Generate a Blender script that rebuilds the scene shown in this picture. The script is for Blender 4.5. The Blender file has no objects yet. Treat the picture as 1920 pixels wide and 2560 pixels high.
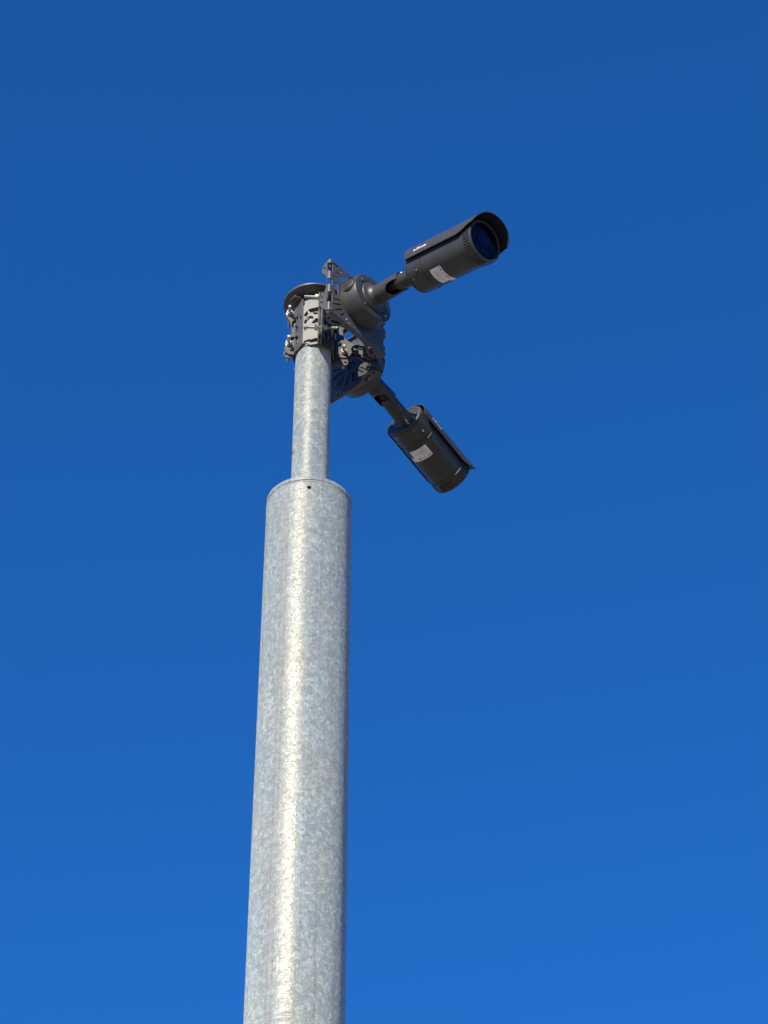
import bpy, bmesh, math, random
from mathutils import Matrix, Vector, Euler
R = math.radians
sin, cos, pi = math.sin, math.cos, math.pi
random.seed(7)
S = bpy.context.scene
COL = S.collection

# ---------------------------------------------------------------- camera
CAM_D, CAM_X, CAM_H, CAM_E = 3.904, 0.170, 1.60, 40.9
cd = bpy.data.cameras.new('photo_camera')
cam = bpy.data.objects.new('photo_camera', cd)
COL.objects.link(cam)
cam.location = (CAM_X, -CAM_D, CAM_H)
cam.rotation_euler = (R(90 + CAM_E), 0, 0)
cd.sensor_fit = 'VERTICAL'
cd.sensor_height = 36.0
cd.lens = 5700.0 / 2560.0 * 36.0
cd.clip_start = 0.05
cd.clip_end = 12000
S.camera = cam

# ---------------------------------------------------------------- sky and sun
SUN_EL, SUN_AZ = 30.0, -23.0        # azimuth from straight behind the camera, negative = left
sd = Vector((sin(R(SUN_AZ)) * cos(R(SUN_EL)), -cos(R(SUN_AZ)) * cos(R(SUN_EL)), sin(R(SUN_EL))))
W = bpy.data.worlds.new('World')
S.world = W
W.use_nodes = True
wn, wl = W.node_tree.nodes, W.node_tree.links
wn.clear()
sky = wn.new('ShaderNodeTexSky')
sky.sky_type = 'NISHITA'
sky.sun_disc = False
sky.sun_elevation = R(SUN_EL)
sky.sun_rotation = math.atan2(sd.x, sd.y)
sky.altitude = 300
sky.air_density = 1.0
sky.dust_density = 0.0
sky.ozone_density = 3.0
tint = wn.new('ShaderNodeMix')
tint.data_type = 'RGBA'
tint.blend_type = 'MULTIPLY'
tint.inputs[0].default_value = 1.0
tint.inputs[7].default_value = (0.178, 0.985, 2.27, 1)
bg = wn.new('ShaderNodeBackground')
bg.inputs['Strength'].default_value = 0.064
wo = wn.new('ShaderNodeOutputWorld')
gam = wn.new('ShaderNodeGamma')
gam.inputs[1].default_value = 0.76
wl.new(sky.outputs[0], gam.inputs[0])
wl.new(gam.outputs[0], tint.inputs[6])
wl.new(tint.outputs[2], bg.inputs['Color'])
wl.new(bg.outputs[0], wo.inputs[0])

ld = bpy.data.lights.new('sun', 'SUN')
ld.energy = 4.9
ld.angle = R(0.53)
ld.color = (1.0, 0.91, 0.74)
sun = bpy.data.objects.new('sun', ld)
COL.objects.link(sun)
sun.rotation_euler = sd.to_track_quat('Z', 'Y').to_euler()
sun.location = (-3, -6, 9)

S.view_settings.view_transform = 'Standard'
S.view_settings.look = 'None'
S.view_settings.exposure = 0.6
S.view_settings.gamma = 1.0
S.view_settings.use_curve_mapping = False

# ---------------------------------------------------------------- materials
def mat(name):
    m = bpy.data.materials.new(name)
    m.use_nodes = True
    nt = m.node_tree
    return m, nt, nt.nodes['Principled BSDF'], nt.nodes, nt.links

def ramp(n, stops):
    r = n.new('ShaderNodeValToRGB')
    el = r.color_ramp.elements
    while len(el) > 1:
        el.remove(el[-1])
    el[0].position, el[0].color = stops[0][0], (*stops[0][1], 1)
    for p, c in stops[1:]:
        e = el.new(p)
        e.color = (*c, 1)
    return r

def mixc(n, l, mode, fac, a, b):
    x = n.new('ShaderNodeMix')
    x.data_type = 'RGBA'
    x.blend_type = mode
    if isinstance(fac, float):
        x.inputs[0].default_value = fac
    else:
        l.new(fac, x.inputs[0])
    for s, i in ((a, 6), (b, 7)):
        if isinstance(s, tuple):
            x.inputs[i].default_value = (*s, 1)
        else:
            l.new(s, x.inputs[i])
    return x.outputs[2]

def mmath(n, l, op, a, b=None, c=None):
    x = n.new('ShaderNodeMath')
    x.operation = op
    for i, s in enumerate((a, b, c)):
        if s is None:
            continue
        if isinstance(s, (int, float)):
            x.inputs[i].default_value = s
        else:
            l.new(s, x.inputs[i])
    return x.outputs[0]

def noise(n, l, vec, scale, detail=4, rough=.55, dist=0.0):
    t = n.new('ShaderNodeTexNoise')
    t.inputs['Scale'].default_value = scale
    t.inputs['Detail'].default_value = detail
    t.inputs['Roughness'].default_value = rough
    t.inputs['Distortion'].default_value = dist
    l.new(vec, t.inputs['Vector'])
    return t.outputs['Fac']

def mapping(n, l, scale=(1, 1, 1), rot=(0, 0, 0)):
    tc = n.new('ShaderNodeTexCoord')
    mp = n.new('ShaderNodeMapping')
    mp.inputs['Scale'].default_value = scale
    mp.inputs['Rotation'].default_value = rot
    l.new(tc.outputs['Object'], mp.inputs['Vector'])
    return mp.outputs[0]

def make_galv(name, weld=False):
    m, nt, b, n, l = mat(name)
    v = mapping(n, l, (1, 1, .8))
    # warp for irregular spangle outlines
    wt = n.new('ShaderNodeTexNoise')
    wt.inputs['Scale'].default_value = 70
    wt.inputs['Detail'].default_value = 3
    l.new(v, wt.inputs['Vector'])
    wv = n.new('ShaderNodeVectorMath'); wv.operation = 'MULTIPLY_ADD'
    l.new(wt.outputs['Color'], wv.inputs[0])
    wv.inputs[1].default_value = (.014, .014, .014)
    l.new(v, wv.inputs[2])
    def vor(scale, feat='F1'):
        t = n.new('ShaderNodeTexVoronoi')
        t.feature = feat
        t.inputs['Scale'].default_value = scale
        l.new(wv.outputs[0], t.inputs['Vector'])
        return t
    v1, v2 = vor(135), vor(330)
    s1 = n.new('ShaderNodeSeparateColor'); l.new(v1.outputs['Color'], s1.inputs[0])
    s2 = n.new('ShaderNodeSeparateColor'); l.new(v2.outputs['Color'], s2.inputs[0])
    big = noise(n, l, v, 9, 4, .6, .6)
    fine = noise(n, l, v, 420, 3, .6)
    mid = noise(n, l, v, 60, 5, .65, .8)
    f = mmath(n, l, 'MULTIPLY', s1.outputs[0], .36)
    f = mmath(n, l, 'MULTIPLY_ADD', s2.outputs[1], .30, f)
    f = mmath(n, l, 'MULTIPLY_ADD', mid, .26, f)
    f = mmath(n, l, 'MULTIPLY_ADD', big, .26, f)
    if weld:
        cr = ramp(n, [(.30, (.262, .292, .325)), (.55, (.31, .343, .376)), (.8, (.38, .42, .45))])
    else:
        cr = ramp(n, [(.28, (.250, .296, .318)), (.46, (.285, .335, .358)), (.58, (.318, .368, .390)), (.70, (.365, .414, .436)), (.84, (.46, .512, .53))])
    l.new(f, cr.inputs[0])
    colr = cr.outputs[0]
    # broad patches that weathered bluer or warmer
    hv = mapping(n, l, (1, 1, .45))
    hr = ramp(n, [(.36, (.93, .99, 1.04)), (.5, (1, 1, 1)), (.64, (1.04, 1.01, .97))])
    l.new(noise(n, l, hv, 11, 5, .6, .8), hr.inputs[0])
    colr = mixc(n, l, 'MULTIPLY', .9, colr, hr.outputs[0])
    # small dark pits
    pits = noise(n, l, v, 55, 6, .75, 0)
    pr = ramp(n, [(.20, (1, 1, 1)), (.30, (0, 0, 0))]); l.new(pits, pr.inputs[0])
    colr = mixc(n, l, 'MIX', pr.outputs[0], colr, (.12, .12, .115))
    # pale drip runs, slanting round the tube
    dv = mapping(n, l, (6, 6, 26), (R(35), R(28), 0))
    dn = noise(n, l, dv, 1.6, 4, .5, 1.2)
    dr = ramp(n, [(.475, (0, 0, 0)), (.50, (.75, .75, .75)), (.525, (0, 0, 0))]); l.new(dn, dr.inputs[0])
    dm = ramp(n, [(.53, (0, 0, 0)), (.60, (1, 1, 1))]); l.new(noise(n, l, v, 5.5, 3, .5), dm.inputs[0])
    drips = mmath(n, l, 'MULTIPLY', dr.outputs[0], dm.outputs[0])
    colr = mixc(n, l, 'MIX', drips, colr, (.42, .44, .42))
    # thin vertical draw lines
    vv = mapping(n, l, (150, 150, 1.0))
    vn = noise(n, l, vv, 1.0, 3, .6, .3)
    vr = ramp(n, [(.34, (.74, .75, .77)), (.44, (1, 1, 1)), (.60, (1, 1, 1)), (.70, (1.12, 1.12, 1.12))]); l.new(vn, vr.inputs[0])
    colr = mixc(n, l, 'MULTIPLY', .7, colr, vr.outputs[0])
    l.new(colr, b.inputs['Base Color'])
    b.inputs['Metallic'].default_value = .03 if weld else .05
    b.inputs['Specular IOR Level'].default_value = .30
    b.inputs['Specular Tint'].default_value = (1.0, .80, .50, 1)
    b.inputs['Diffuse Roughness'].default_value = 1.0
    rr = mmath(n, l, 'MULTIPLY_ADD', s2.outputs[0], .22, .46 if weld else .24)
    rr = mmath(n, l, 'MULTIPLY_ADD', fine, .12, rr)
    l.new(rr, b.inputs['Roughness'])
    h = mmath(n, l, 'MULTIPLY', s2.outputs[2], .22)
    h = mmath(n, l, 'MULTIPLY_ADD', fine, .55, h)
    h = mmath(n, l, 'MULTIPLY_ADD', mid, .9, h)
    h = mmath(n, l, 'MULTIPLY_ADD', drips, .9, h)
    bp = n.new('ShaderNodeBump')
    bp.inputs['Strength'].default_value = .55
    bp.inputs['Distance'].default_value = .0011
    l.new(h, bp.inputs['Height'])
    l.new(bp.outputs[0], b.inputs['Normal'])
    return m

def make_paint(name, col, rough, metal=0.0, grain=.25, spec=.5, gscale=900):
    m, nt, b, n, l = mat(name)
    v = mapping(n, l)
    f = noise(n, l, v, 35, 5, .6)
    r = ramp(n, [(.3, tuple(c * .86 for c in col)), (.7, tuple(min(1, c * 1.14) for c in col))])
    l.new(f, r.inputs[0])
    l.new(r.outputs[0], b.inputs['Base Color'])
    g = noise(n, l, v, gscale, 2, .5)
    rr = mmath(n, l, 'MULTIPLY_ADD', g, .14, rough - .07)
    rr = mmath(n, l, 'MULTIPLY_ADD', f, .10, rr)
    l.new(rr, b.inputs['Roughness'])
    b.inputs['Metallic'].default_value = metal
    b.inputs['Specular IOR Level'].default_value = spec
    bp = n.new('ShaderNodeBump')
    bp.inputs['Strength'].default_value = grain
    bp.inputs['Distance'].default_value = .0004
    l.new(g, bp.inputs['Height'])
    l.new(bp.outputs[0], b.inputs['Normal'])
    return m

GALV = make_galv('galvanised_steel')
WELD = make_galv('galvanised_weld', True)
BRKT = make_paint('dark_grey_bracket_coat', (.088, .088, .090), .37, .15, .3)
COAT = make_paint('charcoal_powder_coat', (.050, .050, .050), .38, .12, .35)
BLACK = make_paint('black_plastic_and_hood_shade', (.012, .012, .013), .45, 0, .2)
STEEL = make_paint('zinc_plated_steel', (.58, .55, .48), .33, 1.0, .15)
SCREW = make_paint('stainless_screw', (.65, .65, .65), .25, 1.0, .05)
WHITE = make_paint('white_print', (.60, .60, .61), .4, 0, 0)
LABEL = make_paint('label_paper', (.93, .93, .95), .35, 0, .02)
INK = make_paint('label_ink_grey', (.42, .42, .45), .5, 0, 0)
INKD = make_paint('label_ink_black', (.05, .05, .07), .5, 0, 0)
NAVY = make_paint('lens_baffle_navy', (.002, .002, .010), .6, 0, 0, .02)
LENS, _nt, _b, _n, _l = mat('coated_lens')
_b.inputs['Base Color'].default_value = (.002, .003, .035, 1)
_b.inputs['Roughness'].default_value = .06
_b.inputs['Specular IOR Level'].default_value = .12
_b.inputs['Coat Weight'].default_value = .05
_b.inputs['Coat Tint'].default_value = (.4, .5, 1, 1)
GLASS, _nt, _b, _n, _l = mat('window_glass')
_b.inputs['Base Color'].default_value = (.75, .82, 1, 1)
_b.inputs['Transmission Weight'].default_value = 1
_b.inputs['Roughness'].default_value = .01
_b.inputs['IOR'].default_value = 1.14

def make_ground():
    m, nt, b, n, l = mat('sandy_gravel')
    v = mapping(n, l)
    a = noise(n, l, v, .35, 6, .6)
    c = noise(n, l, v, 40, 5, .7)
    r = ramp(n, [(.3, (.19, .16, .125)), (.7, (.28, .24, .19))])
    l.new(a, r.inputs[0])
    r2 = ramp(n, [(.3, (.7, .7, .7)), (.7, (1.15, 1.12, 1.08))])
    l.new(c, r2.inputs[0])
    l.new(mixc(n, l, 'MULTIPLY', 1.0, r.outputs[0], r2.outputs[0]), b.inputs['Base Color'])
    b.inputs['Roughness'].default_value = .95
    bp = n.new('ShaderNodeBump'); bp.inputs['Distance'].default_value = .01
    l.new(c, bp.inputs['Height']); l.new(bp.outputs[0], b.inputs['Normal'])
    return m
GRAVEL = make_ground()

# ---------------------------------------------------------------- helpers
MM = .001

def link_mesh(name, bm, material, parent=None, smooth=True, ang=35):
    me = bpy.data.meshes.new(name)
    if isinstance(bm, bpy.types.Mesh):
        me = bm
        me.name = name
    else:
        bmesh.ops.recalc_face_normals(bm, faces=bm.faces)
        bm.to_mesh(me)
        bm.free()
    if len(me.materials):
        me.materials.clear()
    me.materials.append(material)
    if smooth:
        me.shade_smooth()
        me.set_sharp_from_angle(angle=R(ang))
    o = bpy.data.objects.new(name, me)
    COL.objects.link(o)
    o.parent = parent
    return o

def thing(name, label, cat, loc=(0, 0, 0), rotz=0.0, group=None):
    o = bpy.data.objects.new(name, None)
    o.empty_display_size = .05
    COL.objects.link(o)
    o.location = loc
    o.rotation_euler = (0, 0, rotz)
    o['label'] = label
    o['category'] = cat
    if group:
        o['group'] = group
    return o

def lathe(bm, prof, seg=64, M=Matrix(), a0=0.0, a1=2 * pi, close=True):
    """prof: (y, r) pairs in mm round the local Y axis."""
    rings = []
    full = abs(a1 - a0 - 2 * pi) < 1e-6
    cnt = seg if full else seg + 1
    for y, r in prof:
        if r < 1e-6:
            rings.append([bm.verts.new(M @ Vector((0, y * MM, 0)))])
        else:
            rings.append([bm.verts.new(M @ Vector((r * MM * sin(a0 + (a1 - a0) * i / seg), y * MM, r * MM * cos(a0 + (a1 - a0) * i / seg)))) for i in range(cnt)])
    for A, B in zip(rings, rings[1:]):
        for i in range(seg):
            j = (i + 1) % seg if full else i + 1
            if len(A) == 1 and len(B) == 1:
                continue
            if len(A) == 1:
                bm.faces.new((A[0], B[i], B[j]))
            elif len(B) == 1:
                bm.faces.new((A[i], B[0], A[j]))
            else:
                bm.faces.new((A[i], B[i], B[j], A[j]))
    return rings

def box(bm, sx, sy, sz, M=Matrix()):
    vs = [bm.verts.new(M @ Vector((x * sx * MM / 2, y * sy * MM / 2, z * sz * MM / 2))) for x in (-1, 1) for y in (-1, 1) for z in (-1, 1)]
    for f in ((0, 1, 3, 2), (4, 6, 7, 5), (0, 4, 5, 1), (2, 3, 7, 6), (0, 2, 6, 4), (1, 5, 7, 3)):
        bm.faces.new([vs[i] for i in f])

def basis(o, u, v):
    """matrix whose local X, Y run along u, v and whose Z is u x v (mm origin)"""
    u = Vector(u).normalized()
    v = Vector(v).normalized()
    w = u.cross(v)
    M = Matrix((u, v, w)).transposed().to_4x4()
    M.translation = Vector(o) * MM
    return M

def crom(pts, k=5):
    out = []
    n = len(pts)
    for i in range(n):
        p0, p1, p2, p3 = (Vector(pts[(i + j) % n]) for j in (-1, 0, 1, 2))
        for s in range(k):
            t = s / k
            out.append(tuple(.5 * ((2 * p1) + (p2 - p0) * t + (2 * p0 - 5 * p1 + 4 * p2 - p3) * t * t + (3 * p1 - p0 - 3 * p2 + p3) * t ** 3)))
    return out

def circ(cx, cy, r, k=14):
    return [(cx + r * cos(2 * pi * i / k), cy + r * sin(2 * pi * i / k)) for i in range(k)]

def slot(cx, cy, L, w, ang=0.0, k=6):
    a = R(ang)
    out = []
    h = L / 2 - w / 2
    for s in (1, -1):
        for i in range(k + 1):
            t = -pi / 2 + pi * i / k + (0 if s > 0 else pi)
            x, y = s * h + w / 2 * cos(t), w / 2 * sin(t)
            out.append((cx + x * cos(a) - y * sin(a), cy + x * sin(a) + y * cos(a)))
    return out

def arcslot(cx, cy, r, w, a0, a1, k=8):
    A = [R(a0 + (a1 - a0) * i / k) for i in range(k + 1)]
    return [(cx + (r + w / 2) * cos(a), cy + (r + w / 2) * sin(a)) for a in A] + [(cx + (r - w / 2) * cos(a), cy + (r - w / 2) * sin(a)) for a in reversed(A)]

def rpoly(pts, r, k=4):
    """polygon with rounded corners; r one radius or a list"""
    out = []
    n = len(pts)
    for i in range(n):
        p, a, b = Vector(pts[i]), Vector(pts[i - 1]), Vector(pts[(i + 1) % n])
        rr = r[i] if isinstance(r, (list, tuple)) else r
        if rr <= 0:
            out.append(tuple(p)); continue
        da, db = (a - p), (b - p)
        d = min(rr, da.length * .48, db.length * .48)
        p0, p1 = p + da.normalized() * d, p + db.normalized() * d
        for s in range(k + 1):
            t = s / k
            out.append(tuple(p0 * (1 - t) ** 2 + p * 2 * t * (1 - t) + p1 * t * t))
    return out

def plate(bm, outline, holes, th, M, bev=.4):
    """flat sheet (mm) with real cut-outs, filled and thickened; added to bm"""
    cu = bpy.data.curves.new('tmp', 'CURVE')
    cu.dimensions = '2D'
    cu.fill_mode = 'BOTH'
    cu.extrude = max(th / 2 - bev, .01) * MM
    cu.bevel_depth = bev * MM
    cu.bevel_resolution = 0
    cu.offset = -bev * MM
    for poly in [outline] + list(holes):
        sp = cu.splines.new('POLY')
        sp.points.add(len(poly) - 1)
        for q, (x, y) in zip(sp.points, poly):
            q.co = (x * MM, y * MM, 0, 1)
        sp.use_cyclic_u = True
    o = bpy.data.objects.new('tmp', cu)
    COL.objects.link(o)
    dg = bpy.context.evaluated_depsgraph_get()
    me = bpy.data.meshes.new_from_object(o.evaluated_get(dg))
    bpy.data.objects.remove(o)
    bpy.data.curves.remove(cu)
    me.transform(M)
    bm.from_mesh(me)
    bpy.data.meshes.remove(me)

def prism(bm, outline, th, M):
    lo = [bm.verts.new(M @ Vector((x * MM, y * MM, -th / 2 * MM))) for x, y in outline]
    hi = [bm.verts.new(M @ Vector((x * MM, y * MM, th / 2 * MM))) for x, y in outline]
    n = len(outline)
    bm.faces.new(lo[::-1]); bm.faces.new(hi)
    for i in range(n):
        bm.faces.new((lo[i], lo[(i + 1) % n], hi[(i + 1) % n], hi[i]))

def hexprism(bm, af, h, M):
    """hexagonal nut body along local Z"""
    r = af / 2 / cos(pi / 6)
    lo = [bm.verts.new(M @ Vector((r * MM * cos(pi / 3 * i), r * MM * sin(pi / 3 * i), 0))) for i in range(6)]
    hi = [bm.verts.new(M @ Vector((r * MM * cos(pi / 3 * i), r * MM * sin(pi / 3 * i), h * MM))) for i in range(6)]
    bm.faces.new(lo[::-1]); bm.faces.new(hi)
    for i in range(6):
        bm.faces.new((lo[i], lo[(i + 1) % 6], hi[(i + 1) % 6], hi[i]))

def zaxis(o, d):
    d = Vector(d).normalized()
    M = d.to_track_quat('Z', 'Y').to_matrix().to_4x4()
    M.translation = Vector(o) * MM
    return M

ZY = Matrix.Rotation(R(-90), 4, 'X')   # turns local Z-built things so that their Z runs along Y

def zcyl(bm, prof, seg, M):
    """lathe whose axis is local Z; prof (z, r) mm"""
    return lathe(bm, prof, seg, M @ Matrix.Rotation(R(90), 4, 'X'))

def text_mesh(txt, size, bold=0.0):
    cu = bpy.data.curves.new('tmp', 'FONT')
    cu.body = txt
    cu.size = size
    cu.offset = bold
    cu.resolution_u = 3
    cu.fill_mode = 'FRONT'
    o = bpy.data.objects.new('tmp', cu)
    COL.objects.link(o)
    dg = bpy.context.evaluated_depsgraph_get()
    me = bpy.data.meshes.new_from_object(o.evaluated_get(dg))
    bpy.data.objects.remove(o)
    bpy.data.curves.remove(cu)
    return me

def cut(o, cutter_bm):
    cm = bpy.data.meshes.new('tmp')
    bmesh.ops.remove_doubles(cutter_bm, verts=cutter_bm.verts, dist=2e-6)
    bmesh.ops.recalc_face_normals(cutter_bm, faces=cutter_bm.faces)
    tb = bmesh.new()
    tb.from_mesh(o.data)
    bmesh.ops.remove_doubles(tb, verts=tb.verts, dist=2e-6)
    bmesh.ops.recalc_face_normals(tb, faces=tb.faces)
    tb.to_mesh(o.data)
    tb.free()
    cutter_bm.to_mesh(cm); cutter_bm.free()
    co = bpy.data.objects.new('tmp', cm)
    COL.objects.link(co)
    par, ml = o.parent, o.matrix_local.copy()
    o.parent = None
    o.matrix_local = Matrix()
    md = o.modifiers.new('b', 'BOOLEAN')
    md.object = co
    md.operation = 'DIFFERENCE'
    md.solver = 'EXACT'
    dg = bpy.context.evaluated_depsgraph_get()
    me = bpy.data.meshes.new_from_object(o.evaluated_get(dg))
    old = o.data
    o.modifiers.clear()
    o.parent = par
    o.matrix_local = ml
    me.name = old.name
    o.data = me
    bpy.data.meshes.remove(old)
    bpy.data.objects.remove(co)
    bpy.data.meshes.remove(cm)
    me.shade_smooth()
    me.set_sharp_from_angle(angle=R(35))

# ---------------------------------------------------------------- ground
bm = bmesh.new()
g = [bm.verts.new((x * 5000, y * 5000, 0)) for x, y in ((-1, -1), (1, -1), (1, 1), (-1, 1))]
bm.faces.new(g)
gr = link_mesh('ground', bm, GRAVEL, smooth=False)
gr['kind'] = 'structure'

# ---------------------------------------------------------------- mast
RIM_Z = 5.006
RL, RU = 96.8, 43.0
Z0 = 5.552                     # height of the centre of the camera brackets
mast = thing('mast', 'tall galvanised steel mast, its thick lower tube capped and carrying a thinner tube', 'mast')
bm = bmesh.new()
zcyl(bm, [(0, 0), (0, RL), (RIM_Z * 1000 - 18, RL), (RIM_Z * 1000 - 18, RL - 6), (300, RL - 6), (300, 0)], 160, Matrix())
lower = link_mesh('lower_tube', bm, GALV, mast)
c = bmesh.new()
zcyl(c, [(60, 0), (60, 5.2), (130, 5.2), (130, 0)], 20, zaxis((0, 0, 4.971 * 1000), (sin(R(2)), -cos(R(2)), 0)))
cut(lower, c)
# weld bead under the cap and the cap plate
bm = bmesh.new()
t = RIM_Z * 1000
zcyl(bm, [(t - 17.9, RL - 8), (t - 17.9, RL + .3), (t - 16.6, RL + .8), (t - 15.2, RL + .3), (t - 14.2, RL - .6), (t - 12.2, RL - .8), (t - 12.2, RL - 8)], 120, Matrix())
link_mesh('cap_weld', bm, WELD, mast)
bm = bmesh.new()
zcyl(bm, [(t - 12.1, RU - 1), (t - 12.1, RL - 1.2), (t - 11, RL + .4), (t - 1.6, RL + .2), (t, RL - 1.6), (t, RU - 1)], 160, Matrix())
link_mesh('cap_plate', bm, GALV, mast)
bm = bmesh.new()
zcyl(bm, [(t - .5, RU + 5), (t + 1.5, RU + 4.2), (t + 4.5, RU + 1.6), (t + 6, RU - .3)], 96, Matrix())
link_mesh('tube_weld', bm, WELD, mast)
# longitudinal weld seam of the rolled lower tube
bm = bmesh.new()
nz = 260
rows = []
for i in range(nz + 1):
    z = (t - 18.5) * i / nz
    wob = .9 * sin(i * 1.7) * random.random()
    row = []
    for (a, dr) in ((-35.6, -.3), (-35.0, .7), (-34.0, .4), (-30.0, .36), (-24.8, .5), (-24.2, -.3)):
        aa = R(a + .22 * (random.random() - .5) + .25 * sin(i * .11))
        rr = (RL + dr) * MM
        row.append(bm.verts.new((rr * sin(aa), -rr * cos(aa), z * MM)))
    rows.append(row)
for A, B in zip(rows, rows[1:]):
    for j in range(5):
        bm.faces.new((A[j], A[j + 1], B[j + 1], B[j]))
link_mesh('weld_seam', bm, WELD, mast, ang=80)
# upper tube
TOPZ = Z0 * 1000 + 82
bm = bmesh.new()
zcyl(bm, [(t - 60, RU - 5), (t - 60, RU), (TOPZ, RU), (TOPZ, RU - 5), (t - 60, RU - 5)], 96, Matrix())
upper = link_mesh('upper_tube', bm, GALV, mast)
c = bmesh.new()
prism(c, slot(0, 5.148 * 1000, 22, 12, 90), 40, basis((-RU, -10, 0), (.24, -1, 0), (0, 0, 1)))
cut(upper, c)

# ---------------------------------------------------------------- pole clamp
FL0 = 3.0                      # the front flange pair points 3 degrees right of the viewer; the others follow every 90
OFF = 13.0                     # each flange plane passes this far beside the mast axis
clamp = thing('pole_clamp', 'dark steel clamp of four bent cut-out shells bolted round the mast top', 'clamp', (0, 0, Z0))

def az(a, r):
    return Vector((sin(R(a)) * r, -cos(R(a)) * r, 0))

BOLT_U = (78, 73, 68, 61)      # bolt distance from the axis on the front, right, back and left flange pairs

def flange_outline(start, u):
    # u = distance along the flange, v = height
    d = u - 68
    if start:
        pts = [(43, -76), (54 + d * .5, -84), (66 + d, -88), (76 + d, -86), (80 + d, -76), (77 + d, -62), (68 + d, -44), (60 + d * .6, -22), (58 + d * .6, 0),
               (60 + d * .6, 24), (71 + d, 42), (78 + d, 54), (77 + d, 66), (69 + d, 73), (58 + d, 68), (50 + d * .5, 66), (43, 72)]
    else:
        pts = [(43, -78), (52 + d * .5, -82), (66 + d, -82), (75 + d, -74), (78 + d, -62), (74 + d, -46), (64 + d * .6, -28), (59 + d * .6, 0), (63 + d * .6, 28),
               (73 + d, 42), (78 + d, 56), (75 + d, 68), (68 + d, 73), (60 + d, 66), (53 + d * .6, 50), (50 + d * .5, 42), (43, 40)]
    return rpoly(pts, 7)

def bolt_z():
    return (-54, 50)

def shell(k):
    """one quarter shell: two facets round the tube and a flange at each end (front right to left)"""
    bm = bmesh.new()
    zc = -6
    P0, P1, P2 = Vector((OFF - 4, -50.4, 0)), Vector((-27.0, -43.6, 0)), Vector((-46.5, -OFF - 5, 0))
    d = P0 - P1
    w = d.length
    outl = [(0, -70), (w * .3, -72), (w * .5, -78), (w, -76), (w, 76), (w * .45, 75), (w * .2, 70), (0, 58)]
    holes = [slot(w * .66, 44, 26, 6, 12), rpoly([(w - 1.5, 38), (w - 1.5, 24), (w - 9, 24), (w - 14, 31), (w - 10, 38)], 2, 3),
             crom([(2, -2), (6, 14), (16, 21), (25, 15), (18, 4), (9, -3)], 4), rpoly([(1, 26), (9, 40), (12, 26), (4, 19)], 1.5, 2),
             crom([(w - 15, -5), (w - 10, 6), (w - 2, 11), (w - 2, -4)], 4), rpoly([(2, -10), (11, -11), (13, -28), (4, -28), (2, -19)], 1.5, 2),
             rpoly([(2, -64), (w * .45, -58), (w * .5, -61), (w - 2, -56), (w - 2, -64), (w * .5, -69), (w * .4, -66), (3, -70)], 1.5, 2)]
    plate(bm, outl, holes, 3, basis(P1 + Vector((0, 0, zc)), d, (0, 0, 1)), .3)
    d2 = P1 - P2
    w2 = d2.length
    outl = [(0, -78), (w2 * .5, -76), (w2, -70), (w2, 58), (w2 * .6, 44), (w2 * .3, 24), (0, 14)]
    holes = [rpoly([(0.8, 10), (.8, -12), (10, -14), (16, -4), (12, 8)], 2, 3), rpoly([(.8, -26), (.8, -54), (12, -54), (17, -42), (13, -28)], 2.5, 3), rpoly([(18, 28), (24, 38), (26, 22), (21, 16)], 2, 3)]
    plate(bm, outl, holes, 3, basis(P2 + Vector((0, 0, zc)), d2, (0, 0, 1)), .3)
    u1, u2 = BOLT_U[k], BOLT_U[k - 1]
    hs1 = [circ(u1, z - zc, 4.4) for z in bolt_z()] + [circ(u1 + 5, -77, 3.2), slot(52, 10, 26, 5, 90)]
    plate(bm, flange_outline(True, u1), hs1, 4, basis((OFF - 3, 0, zc), (0, -1, 0), (0, 0, 1)), .5)
    hs2 = [circ(u2, z - zc, 4.4) for z in bolt_z()]
    hs2 += [rpoly([(44.5, 36), (44.5, 2), (51, 1), (55, 14), (54, 28), (50, 35)], 3), rpoly([(44.5, -20), (44.5, -48), (52, -49), (58, -38), (56, -24)], 4),
            circ(54, -10, 2.0), slot(52, -69, 12, 5, 20)]
    plate(bm, flange_outline(False, u2), hs2, 4, basis((0, -OFF - 3, zc), (-1, 0, 0), (0, 0, 1)), .5)
    return bm

for k in range(4):
    link_mesh('clamp_shell', shell(k), BRKT, clamp).rotation_euler = (0, 0, R(FL0 + 90 * k))

# bolts with nuts, four flange pairs, two each
def bolt_mesh(l0, l1):
    b_ = bmesh.new()
    prof = [(-l0, 0), (-l0, 3.2), (-l0 + .8, 3.9)]
    z = -l0 + .8
    while z < l1 - 2.2:
        prof += [(z + .6, 3.9), (z + 1.1, 3.5)]
        z += 1.25
    prof += [(l1 - .8, 3.9), (l1, 3.2), (l1, 0)]
    zcyl(b_, prof, 14, Matrix())
    return b_

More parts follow.
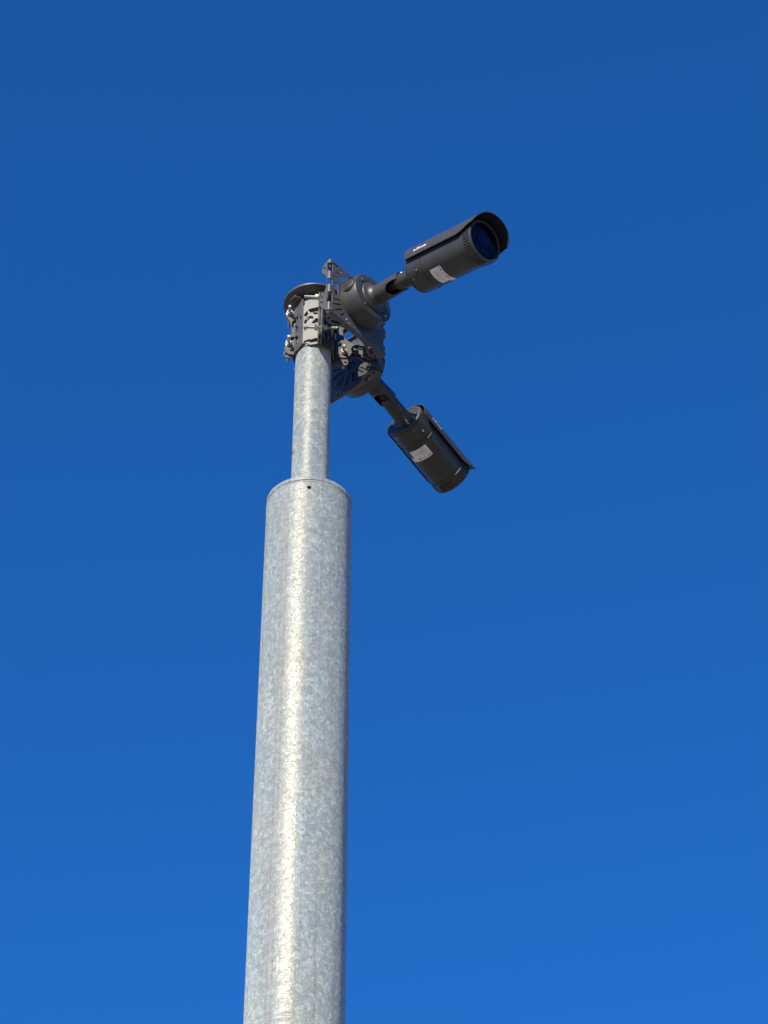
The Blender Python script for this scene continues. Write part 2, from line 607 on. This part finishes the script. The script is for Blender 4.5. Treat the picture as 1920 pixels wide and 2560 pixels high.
for k in range(4):
    a = FL0 + 90 * k
    tang = Vector((cos(R(a)), sin(R(a)), 0))
    for q, z in enumerate(bolt_z()):
        p = az(a, BOLT_U[k]) + tang * OFF + Vector((0, 0, z))
        l0, l1 = (((38, 42), (40, 16)), ((34, 44), (32, 34)), ((30, 34), (28, 32)), ((50, 33), (40, 32)))[k][q]
        bo = link_mesh('bolt', bolt_mesh(l0, l1), STEEL, clamp)
        bo.matrix_local = zaxis(p, tang) 
        for s in (-1, 1):
            nb = bmesh.new()
            off = 5.2 + (4.4 if (k in (0, 1) and s > 0) or (k in (1, 2) and s < 0) else 0)
            hexprism(nb, 13, 6.5, Matrix.Translation((0, 0, (off + 1.6) * MM)) @ Matrix.Rotation(random.random(), 4, 'Z'))
            nu = link_mesh('nut', nb, STEEL, bo, ang=20)
            wb = bmesh.new()
            zcyl(wb, [(off, 0), (off, 8), (off + 1.6, 8), (off + 1.6, 0)], 20, Matrix())
            wa = link_mesh('washer', wb, STEEL, bo)
            if s < 0:
                nu.rotation_euler = (pi, 0, 0)
                wa.rotation_euler = (pi, 0, 0)

# cover disc over the tube top and the strap that carries it
bm = bmesh.new()
zcyl(bm, [(97, 0), (97, 76), (97.4, 76.6), (101.4, 76.6), (102, 76), (102, 0)], 96, Matrix())
link_mesh('cover_disc', bm, BRKT, clamp)
bm = bmesh.new()
for k in range(4):
    a = -52 + 90 * k
    e = az(a, 1)
    s_ = Vector((cos(R(a)), sin(R(a)), 0))
    plate(bm, rpoly([(28, -17), (68, -11), (68, 11), (28, 17)], [0, 3, 3, 0]), [], 4, basis(Vector((0, 0, 84)), e, s_), .8)
    plate(bm, rpoly([(-17, -24), (17, -24), (17, 22), (-17, 22)], 2), [], 3, basis(e * 47 + Vector((0, 0, 59)), s_, (0, 0, 1)), .3)
link_mesh('cover_strap', bm, BRKT, clamp)
bm = bmesh.new()
zcyl(bm, [(86.2, 0), (86.2, 9), (97, 9), (97, 0)], 20, Matrix())
link_mesh('spacer', bm, STEEL, clamp)

# ---------------------------------------------------------------- camera mounting brackets
BR = 141.0
PW, PH = 102.0, 90.0

def make_bracket(phi, label):
    b = thing('mounting_bracket', label, 'bracket', (0, 0, Z0), R(phi + 180), 'perforated camera brackets on the pole clamp')
    # in this frame +Y points outward, +X to the left when facing the plate from the front of bracket one
    bm = bmesh.new()
    holes = []
    for sgx in (-1, 1):
        a = 45 if sgx > 0 else 135
        holes.append(arcslot(0, 0, 77, 12, a - 12 * 1, a + 10, 8))
        holes.append(arcslot(0, 0, 95, 5, a - 11, a + 7, 6))
        holes.append(slot(sgx * 83, 79, 20, 5, 0))
        # long fan slots in the lower corners
        for k, (r0, r1) in enumerate(((70, 98), (70, 107), (72, 112), (72, 100), (70, 87))):
            aa = -24 - 9 * k
            L = r1 - r0
            rm = (r0 + r1) / 2
            holes.append(slot(sgx * rm * cos(R(aa)), rm * sin(R(aa)), L, 4.2, aa if sgx > 0 else 180 - aa))
        holes.append(circ(sgx * 94, -79, 3.4))
        s = sgx
        holes.append(crom([(s * 74, -14), (s * 82, -20), (s * 86, -4), (s * 84, 14), (s * 78, 22), (s * 73, 6)], 4))
        holes.append(slot(s * 88, 33, 12, 4.5, 0))
    for x in (-30, -15, 0, 15, 30):
        holes.append(slot(x, 77, 13, 4, 60 if x < 0 else 120))
        holes.append(slot(x, -78, 11, 4, 60 if x < 0 else 120))
    for k in range(12):
        a = k * 30 + 12
        ca, sa = cos(R(a)), sin(R(a))
        def rot(pts):
            return [(x * ca - y * sa, x * sa + y * ca) for x, y in pts]
        if k % 3 == 0:                                 # teardrop window
            holes.append(rot(crom([(27, -3), (42, -8), (58, -7), (63, 0), (56, 7), (40, 5), (27, 3)], 4)))
        elif k % 3 == 1:                               # pair of slots
            holes.append(rot(slot(46, -4.5, 34, 4.6)))
            holes.append(rot(slot(50, 4.5, 24, 4.6)))
        else:
            holes.append(rot(slot(48, 0, 30, 6)))
            holes.append(rot(circ(27, 0, 3)))
    holes.append(circ(0, 0, 14, 20))
    BD = 4.0                                           # bend radius
    GAPS = ((46, 75), (0, 21), (-59, -25))             # slots that run across the bends
    def notched(H):
        # right-hand edge going up with notches, as (dx, z)
        pts = [(0, -H)]
        for a_, b_ in sorted(GAPS):
            pts += [(0, a_), (-4.5, a_), (-4.5, b_), (0, b_)]
        return pts + [(0, H)]
    X, Zh = PW - BD, PH - BD
    edge = [(X + dx, z) for dx, z in notched(Zh)]
    outl = edge + [(-x, z) for x, z in reversed(edge)]
    plate(bm, outl, holes, 2.6, basis((0, BR, 0), (1, 0, 0), (0, 0, 1)), .3)
    link_mesh('face_plate', bm, BRKT, b)
    def bend(bm, M, z0, z1):
        # quarter tube: local x outward along the plate, y out of the plate, z along the bend
        n = 6
        V = {}
        for q, rr in enumerate((BD + 1.3, BD - 1.3)):
            for i in range(n + 1):
                t_ = pi / 2 * i / n
                for e_, zz in enumerate((z0, z1)):
                    V[q, i, e_] = bm.verts.new(M @ Vector((rr * sin(t_) * MM, (rr * cos(t_) - BD) * MM, zz * MM)))
        for i in range(n):
            for q in (0, 1):
                bm.faces.new((V[q, i, 0], V[q, i + 1, 0], V[q, i + 1, 1], V[q, i, 1]))
            for e_ in (0, 1):
                bm.faces.new((V[0, i, e_], V[0, i + 1, e_], V[1, i + 1, e_], V[1, i, e_]))
        for i in (0, n):
            bm.faces.new((V[0, i, 0], V[0, i, 1], V[1, i, 1], V[1, i, 0]))
    # bent side lips with two lobes each
    for s in (-1, 1):
        bm = bmesh.new()
        # u = height, v = depth back from the plate
        top = [(Zh, BD), (84, 10), (76, 20), (62, 26), (50, 23), (40, 14), (28, 10), (5, 9), (-12, 12), (-22, 20), (-30, 30), (-42, 34), (-56, 31),
               (-62, 26), (-74, 17), (-84, 10), (-Zh, BD)]
        o = rpoly(top, [0] + [4] * 15 + [0], 3)
        for a_, b_ in sorted(GAPS):
            o += [(a_, BD), (a_, BD + 4), (b_, BD + 4), (b_, BD)]
        hs = [circ(64, 17, 3.4), circ(-34, 21, 3.0), slot(-49, 24, 13, 5, 60)]
        plate(bm, o, hs, 2.6, basis((s * PW, BR, 0), (0, 0, 1), (0, -1, 0)), .3)
        M = Matrix.Translation((s * (PW - BD) * MM, BR * MM, 0)) @ Matrix.Diagonal((s, 1, 1, 1))
        zs = [-Zh] + [q for g in sorted(GAPS) for q in g] + [Zh]
        for z0, z1 in zip(zs[::2], zs[1::2]):
            bend(bm, M, z0, z1)
        link_mesh('side_lip', bm, BRKT, b)
    # bottom and top lips
    for s in (-1, 1):
        bm = bmesh.new()
        pts = [(X, BD), (99, 10), (90, 22), (74, 28), (60, 25), (44, 14), (24, 9), (-24, 9), (-44, 14), (-60, 25), (-74, 28), (-90, 22), (-99, 10), (-X, BD)]
        hs = [circ(84, 17, 3.6), circ(-84, 17, 3.6), slot(62, 13, 27, 9, 20), slot(-62, 13, 27, 9, -20)]
        plate(bm, rpoly(pts, [0] + [5] * 12 + [0], 3), hs, 2.6, basis((0, BR, s * PH), (1, 0, 0), (0, -1, 0)), .3)
        M = Matrix(((0, 0, 1, 0), (0, 1, 0, BR * MM), (s, 0, 0, s * Zh * MM), (0, 0, 0, 1)))
        bend(bm, M, -X, X)
        link_mesh('bottom_lip' if s < 0 else 'top_lip', bm, BRKT, b)
    # radial arms from the clamp flanges out to the side lips
    for s in (-1, 1):
        bm = bmesh.new()
        a_w = FL0 + (0 if phi < 90 else 90) + (90 if s < 0 else 0)
        back = Matrix.Rotation(-R(phi + 180), 3, 'Z')          # world direction to this frame
        e = back @ az(a_w, 1)
        off = (back @ Vector((cos(R(a_w)), sin(R(a_w)), 0))) * (OFF + (7.4 if s > 0 else -7.4))
        rr = 158 if s > 0 else 150
        pts = [(50, -68), (76, -72), (88, -64), (92, -52), (106, -52), (124, -66), (rr - 14, -74), (rr - 2, -66), (rr, -50), (rr - 8, -36), (122, -30), (100, -24),
               (84, -14), (72, 0), (70, 24), (84, 40), (89, 50), (85, 60), (70, 66), (54, 56), (54, 0), (54, -50)]
        kf = int(round((a_w - FL0) / 90)) % 4
        hs = [circ(BOLT_U[kf], z, 4.4) for z in bolt_z()] + [slot(112, -41, 18, 6, -10), circ(rr - 12, -52, 3.2), slot(64, -28, 16, 6, 80)]
        plate(bm, rpoly(pts, 5, 3), hs, 3, basis(off, e, (0, 0, 1)), .4)
        link_mesh('radial_arm', bm, BRKT, b)
    # plate screws at the lower corners
    for (x, z) in ((-94, -79), (94, -79), (-94, 79), (94, 79)):
        bm = bmesh.new()
        zcyl(bm, [(-16, 0), (-16, 2.4), (3, 2.4), (3, 0)], 10, zaxis((x, BR, z), (0, 1, 0)))
        hexprism(bm, 9, 4, zaxis((x, BR - 6, z), (0, 1, 0)))
        if z < 0:
            link_mesh('corner_bolt', bm, STEEL, b, ang=20)
        else:
            bm.free()
    return b

make_bracket(49.5, 'perforated grey bracket bolted behind the higher camera, its face turned toward the viewer')
make_bracket(139.5, 'perforated bracket behind the lower camera, seen from its shaded back with fan slots')

# ---------------------------------------------------------------- security cameras
BODY_L, BODY_R = 213.0, 51.0

def cylmap(me, r, s0, ang0, flip=1):
    """wrap flat mesh (x along circumference, y along axis; metres) round the local Y axis; ang0 from -Z (bottom)"""
    for v in me.vertices:
        x, y = v.co.x, v.co.y
        a = ang0 + flip * x / (r * MM)
        v.co = Vector((r * MM * sin(a), s0 * MM + y, -r * MM * cos(a)))

def make_camera(phi, tilt, pan, label, stick_s, strip, arm_tilt, slot_a, gap):
    c = thing('security_camera', label, 'security camera', tuple(az(phi, (BR + 1.4) * MM) + Vector((0, 0, Z0))), R(phi + 180),
              'bullet cameras at the mast top')
    # --- junction box, axis local Y
    bm = bmesh.new()
    BXR, BXD = 65.5, 48
    prof = [(0, 0), (0, BXR - 1), (1, BXR), (4, BXR), (4.4, BXR - .9), (5.6, BXR - .9), (6, BXR), (BXD - 3, BXR), (BXD - 1, BXR - 1.2), (BXD, BXR - 3), (BXD, 44), (BXD - 1.5, 43), (BXD - 1.5, 0)]
    lathe(bm, prof, 96)
    jb = link_mesh('junction_box', bm, COAT, c)
    # side plug: on the side that faces the mast front (local +X), slightly up
    pa = R(7)
    pd = Vector((cos(pa), 0, sin(pa)))
    bm = bmesh.new()
    M = zaxis((pd.x * (BXR - 3), 27, pd.z * (BXR - 3)), pd)
    zcyl(bm, [(0, 0), (0, 20), (3.2, 20), (4.6, 19), (4.6, 17.4), (1.8, 17.2), (1.8, 15.2), (4.6, 15), (5.2, 14), (5.2, 0)], 40, M)
    pl = link_mesh('cable_plug', bm, COAT, jb)
    bm = bmesh.new()
    box(bm, 2.6, 22, .8, M @ Matrix.Translation((0, 0, 5.2 * MM)) @ Matrix.Rotation(R(96), 4, 'Z'))
    link_mesh('plug_slot', bm, BLACK, pl, smooth=False)
    # front face screws in round pockets
    for a in (35, 125, 215, 305):
        bm = bmesh.new()
        x, z = 52 * cos(R(a)), 52 * sin(R(a))
        M = zaxis((x, BXD, z), (0, 1, 0))
        zcyl(bm, [(-.5, 5.6), (.9, 5.6), (.9, 4.6), (-.5, 4.4)], 18, M)
        sc = link_mesh('screw_pocket', bm, COAT, jb)
        bm = bmesh.new()
        zcyl(bm, [(-1, 3.6), (1.2, 3.6), (2.0, 2.6), (2.0, 1.4), (1.0, 1.2), (1.0, 0)], 16, M)
        link_mesh('screw', bm, SCREW, jb)
    # --- arm
    y0 = BXD - 1.5
    bm = bmesh.new()
    lathe(bm, [(y0, 0), (y0, 41), (y0 + 3, 41), (y0 + 4.5, 40), (y0 + 5.5, 38), (y0 + 6.5, 33), (y0 + 9, 29), (y0 + 14, 26), (y0 + 19, 24.4), (y0 + 19, 0)], 64)
    link_mesh('arm_flange', bm, COAT, c)
    armM = Matrix.Translation((0, y0 * MM, 0)) @ Matrix.Rotation(-R(arm_tilt), 4, 'X') @ Matrix.Translation((0, -y0 * MM, 0))
    bm = bmesh.new()
    prof = [(y0 + 6, 0), (y0 + 6, 24.3), (y0 + 40, 24.2), (y0 + 40.3, 23.5), (y0 + 41.3, 23.5), (y0 + 41.6, 24.2), (y0 + 84, 24), (y0 + 92, 23.6),
            (y0 + 92, 22), (y0 + 45, 22), (y0 + 45, 0)]
    lathe(bm, prof, 64)
    arm = link_mesh('arm', bm, COAT, c)
    arm.matrix_local = armM
    cb = bmesh.new()
    # long slot from beneath, where the swivel shows, and a bevelled mouth
    va = R(0)
    dirn = Vector((sin(R(slot_a)), 0, -cos(R(slot_a))))
    prism(cb, slot(y0 + 76, 0, 48, 34, 0), 44, basis(dirn * 24 + Vector((0, 0, 0)), (0, 1, 0), dirn.cross(Vector((0, 1, 0)))))
    arm.matrix_local = Matrix(); cut(arm, cb); arm.matrix_local = armM
    bm = bmesh.new()
    PV = y0 + 82
    lathe(bm, [(PV - 36, 0), (PV - 36, 7), (PV - 24, 8), (PV - 16, 12), (PV - 6, 14), (PV + 4, 14), (PV + 4, 0)], 32)
    link_mesh('swivel_ball', bm, BLACK, arm)
    bm = bmesh.new()
    M = zaxis((dirn.x * 11.5, PV - 14, dirn.z * 11.5), dirn)
    for i in (-6, 0, 6):
        box(bm, 26, 1.6, 2, M @ Matrix.Translation((0, 0, 0)) @ Matrix.Translation((0, i * MM, 0)))
    link_mesh('swivel_rib', bm, BLACK, arm, smooth=False)
    # --- body group frame
    body_M = Matrix.Translation(armM @ Vector((0, PV * MM, 0))) @ Euler((-R(tilt), 0, R(pan)), 'XYZ').to_matrix().to_4x4()
    bm = bmesh.new()
    lathe(bm, [(-2, 0), (-2, 17.5), (0, 19.2), (6, 20), (gap - 18, 20.5), (gap - 12, 21.5), (gap - 8, 24), (gap - 5, 27), (gap - 3, 30), (gap - .5, 31), (gap - .5, 0)], 56)
    nk = link_mesh('neck', bm, COAT, c)
    nk.matrix_local = body_M
    for s in (-1, 1):
        bm = bmesh.new()
        zcyl(bm, [(0, 0), (0, 2.8), (2.0, 2.8), (2.4, 2.2), (2.4, 0)], 14, zaxis((s * 19.0, 24, 6), (s, 0, 0)))
        link_mesh('neck_screw', bm, SCREW, nk)
    # --- body
    bm = bmesh.new()
    r = BODY_R
    def seam(y, d=1.6, w=1.8):
        return [(y, r), (y + .25, r - d), (y + w, r - d), (y + w + .25, r)]
    prof = [(0, 0), (0, 36), (-.0, 38), (1.0, 38.3), (1.0, 40.5), (0, 41), (.4, r - 2.6), (1.4, r - 1), (3, r - .2)] + [(4, r)] + seam(6.5) + [(30, r)] + seam(52, 1.4, 1.6)
    prof += [(58, r), (58.3, r + .5), (60.4, r + .5), (60.8, r)] + [(110, r), (162, r)] + seam(176, 1.2, 1.4) + [(183, r), (183.6, r + 1.4), (186.8, r + 1.4), (187.6, r - .2), (208, r - .2), (209, r + 1.0), (BODY_L - 1.5, r + 1.0), (BODY_L, r - .8), (BODY_L, r - 4), (BODY_L - 1, r - 4.4),
             (BODY_L - 6, r - 5.2), (BODY_L - 6, 0)]
    lathe(bm, prof, 112, Matrix())
    bd = link_mesh('body', bm, COAT, c, ang=30)
    bd.matrix_local = body_M @ Matrix.Translation((0, gap * MM, 0))
    # grip ribs on the front ring: bottom part
    bm = bmesh.new()
    for i in list(range(-13, -6)) + list(range(-3, 4)) + list(range(7, 14)):
        box(bm, 3.0, 17, 3.4, Matrix.Rotation(R(i * 7.0) + pi, 4, 'Y') @ Matrix.Translation((0, 198 * MM, r * MM)))
    ri = link_mesh('grip_ribs', bm, COAT, bd, smooth=False)
    ri['kind'] = 'stuff'
    # window
    bm = bmesh.new()
    lathe(bm, [(BODY_L - 2.2, 0), (BODY_L - 2.2, r - 5), (BODY_L - 4.2, r - 5), (BODY_L - 4.2, 0)], 64)
    link_mesh('window_glass', bm, GLASS, bd)
    bm = bmesh.new()
    lathe(bm, [(BODY_L - 6 + .5, 0), (BODY_L - 6 + .5, r - 6)], 48)
    link_mesh('baffle', bm, NAVY, bd)
    bm = bmesh.new()
    lathe(bm, [(BODY_L - 5.5, 21), (BODY_L - 4.7, 21), (BODY_L - 4.6, 19), (BODY_L - 5.0, 16), (BODY_L - 4.7, 8), (BODY_L - 4.6, 0)], 40, Matrix.Translation((0, 0, 8 * MM)))
    link_mesh('lens', bm, LENS, bd)
    for (x, z) in ((-16, -26), (0, -29), (16, -26), (-30, 0), (30, 0)):
        bm = bmesh.new()
        lathe(bm, [(BODY_L - 5.5, 6.2), (BODY_L - 4.6, 6.2), (BODY_L - 4.6, 4.6), (BODY_L - 5.3, 0)], 20, Matrix.Translation((x * MM, 0, z * MM)))
        link_mesh('infrared_lamp', bm, LENS, bd)
    # screws on the body
    for (s, a, rad, big) in ((36, -50, 3.8, 1), (36, 50, 3.8, 1), (68, 12, 1.6, 0), (17, -30, 1.7, 0), (17, 30, 1.7, 0)):
        d = Vector((sin(R(a)), 0, -cos(R(a))))
        M = zaxis((d.x * (r - 2), s, d.z * (r - 2)), d)
        if big:
            bm = bmesh.new()
            zcyl(bm, [(0, 5.4), (2.6, 5.2), (2.9, 5.0), (2.9, 4.2), (2.0, 4.0), (.6, 3.6)], 22, M)
            link_mesh('screw_boss', bm, BLACK, bd)
        bm = bmesh.new()
        zcyl(bm, [(0, rad * .8), (2.4 if not big else 2.7, rad * .8), (2.9 if not big else 3.1, rad * .55), (2.9 if not big else 3.1, 0)], 14, M)
        link_mesh('screw', bm, SCREW, bd)
    # access panel outline
    # sticker, wrapped on the bottom
    rr = r + .12
    L2, W2 = 17.0, 27.0
    outl = rpoly([(-W2, -L2), (W2 - 3, -L2), (W2 - 3, 5), (W2 + 7, 3), (W2 + 7, L2), (-W2, L2)], [3, 3, .5, .5, 2, 3], 3)
    def wrapped(polys, name, m, lift, parent):
        bmx = bmesh.new()
        for po in polys:
            # slice into strips along the circumference so it bends
            vs = [bmx.verts.new((x * MM, y * MM, 0)) for x, y in po]
            bmx.faces.new(vs)
        for k in range(-14, 15):
            bmesh.ops.bisect_plane(bmx, geom=bmx.verts[:] + bmx.edges[:] + bmx.faces[:], plane_co=(k * 2.6 * MM, 0, 0), plane_no=(1, 0, 0))
        me = bpy.data.meshes.new(name)
        bmx.to_mesh(me); bmx.free()
        cylmap(me, rr + lift, stick_s, R(strip), -1)
        return link_mesh(name, me, m, parent, ang=60)
    st = wrapped([outl], 'label_sticker', LABEL, 0, bd)
    def bar(x0, x1, y, h):
        return [(x0, y - h / 2), (x1, y - h / 2), (x1, y + h / 2), (x0, y + h / 2)]
    rnd = random.Random(3)
    rows_ = []
    for y, xa, xb in ((-12, -20, 8), (-9.4, -20, 14), (-6.8, -22, 4), (-1.6, -22, 6), (.8, -22, 2), (3.2, -22, -4), (5.6, -14, 8)):
        x = xa
        while x < xb:
            w = 1.2 + rnd.random() * 3.2
            rows_.append(bar(x, min(x + w, xb), y, .75))
            x += w + .7
    for y in (11.0, 13.4):
        x = -10
        while x < 4:
            w = .9 + rnd.random() * 2
            rows_.append(bar(x, x + w, y, 1.1)); x += w + .7
    wrapped(rows_, 'label_lines', INK, .06, st)
    dk = [bar(-20, -2, -4.3, .95), bar(-1, 14, -4.3, .95)]
    # struck-out bin mark, recycling ring
    dk += [bar(6, 11, 13.6, 1.0), bar(6.6, 10.4, 10.2, .8), [(6.8, 10.6), (7.5, 10.6), (7.3, 13.2), (6.6, 13.2)], [(9.6, 10.6), (10.3, 10.6), (10.6, 13.2), (9.9, 13.2)],
           [(5.6, 9), (6.4, 9), (11.6, 15), (10.8, 15)], bar(6, 11, 8.2, .9)]
    for cxx in (13.5, 17.5):
        for i in range(10):
            a0, a1 = 2 * pi * i / 10, 2 * pi * (i + 1) / 10
            dk.append([(cxx + 1.7 * cos(a0), 12 + 1.7 * sin(a0)), (cxx + 1.7 * cos(a1), 12 + 1.7 * sin(a1)), (cxx + 1.1 * cos(a1), 12 + 1.1 * sin(a1)), (cxx + 1.1 * cos(a0), 12 + 1.1 * sin(a0))])
    wrapped(dk, 'label_marks', INKD, .06, st)
    ce = text_mesh('C E', .0068, .0002)
    for v in ce.vertices:
        v.co.x += -24.5 * MM
        v.co.y += 9.6 * MM
    cylmap(ce, rr + .06, stick_s, R(strip), -1)
    link_mesh('label_ce_mark', ce, INKD, st, smooth=False)
    # --- sun shield
    VR, th = 57.8, 2.0
    bm = bmesh.new()
    ny, na = 40, 44
    y_a, y_b = 6.0, BODY_L + 27
    def half(y):
        h = 95.0
        if y < y_a + 12:                       # rounded rear corners
            h -= 12 * (1 - math.sqrt(max(0, 1 - ((y_a + 12 - y) / 12) ** 2)))
        if y > 168:                            # sweeps up to the hood
            t_ = (y - 168) / (y_b - 168)
            h -= 17 * (3 * t_ * t_ - 2 * t_ ** 3)
        return h
    def flare(y):
        if y < 150:
            return 0
        return 1.2 * ((y - 150) / (y_b - 150)) ** 2
    G = {}
    for side, rad in ((0, VR + th), (1, VR)):
        for i in range(ny + 1):
            y = y_a + (y_b - y_a) * (i / ny)
            for j in range(na + 1):
                s = -1 + 2 * j / na
                a = R(half(y) * s)
                fr = 0
                yy = y
                if i > ny - 8:                 # front rim bows forward over the top
                    fr = (i - (ny - 8)) / 8
                    yy = y - 16 * fr * abs(s) ** 3.2
                rr_ = rad + flare(y)
                # slightly flattened top with an eave crease
                rr_ *= 1 + .018 * (1 - abs(cos(a * 1.5)))
                G[side, i, j] = bm.verts.new((rr_ * MM * sin(a), yy * MM, rr_ * MM * cos(a)))
    for i in range(ny):
        for j in range(na):
            bm.faces.new((G[0, i, j], G[0, i + 1, j], G[0, i + 1, j + 1], G[0, i, j + 1]))
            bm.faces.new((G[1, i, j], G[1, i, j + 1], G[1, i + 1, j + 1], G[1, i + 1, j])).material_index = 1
    for i in range(ny):
        for j in (0, na):
            bm.faces.new((G[0, i, j], G[1, i, j], G[1, i + 1, j], G[0, i + 1, j]))
    for j in range(na):
        for i in (0, ny):
            bm.faces.new((G[0, i, j], G[0, i, j + 1], G[1, i, j + 1], G[1, i, j]))
    bmesh.ops.recalc_face_normals(bm, faces=bm.faces)
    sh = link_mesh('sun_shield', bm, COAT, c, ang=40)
    sh.data.materials.append(BLACK)               # inner face blackened: the shade inside the hood is put into its colour
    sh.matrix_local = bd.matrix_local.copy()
    # standoffs between body and shield
    for y in (60, 150):
        bm = bmesh.new()
        zcyl(bm, [(0, 0), (0, 6), (6.5, 6), (6.5, 0)], 14, zaxis((0, y, BODY_R - .5), (0, 0, 1)))
        link_mesh('shield_standoff', bm, BLACK, sh)
    # maker's mark near the rear of the shield, on each side
    for s in (-1, 1):
        me = text_mesh('a', .0125, .0004)
        me2 = text_mesh('lhua', .0120, .0003)
        bmt = bmesh.new()
        bmt.from_mesh(me)
        for v in bmt.verts:
            v.co.x *= 1.15
        n0 = len(bmt.verts)
        for v in me2.vertices:
            v.co.x = v.co.x * 1.62 + 8.6 * MM
        bmt.from_mesh(me2)
        me3 = bpy.data.meshes.new('maker_mark')
        bmt.to_mesh(me3); bmt.free()
        bpy.data.meshes.remove(me); bpy.data.meshes.remove(me2)
        rad = (VR + th) * 1.014 + .25
        for v in me3.vertices:
            x, y = v.co.x, v.co.y
            if s > 0:       # seen from the +X side the axis runs to the right
                u, w = x, y
            else:
                u, w = .046 - x, y
            a = R(83) - w / (rad * MM)
            v.co = Vector((s * rad * MM * sin(a), 38 * MM + u, rad * MM * cos(a)))
        link_mesh('maker_mark', me3, WHITE, sh, smooth=False)
    return c

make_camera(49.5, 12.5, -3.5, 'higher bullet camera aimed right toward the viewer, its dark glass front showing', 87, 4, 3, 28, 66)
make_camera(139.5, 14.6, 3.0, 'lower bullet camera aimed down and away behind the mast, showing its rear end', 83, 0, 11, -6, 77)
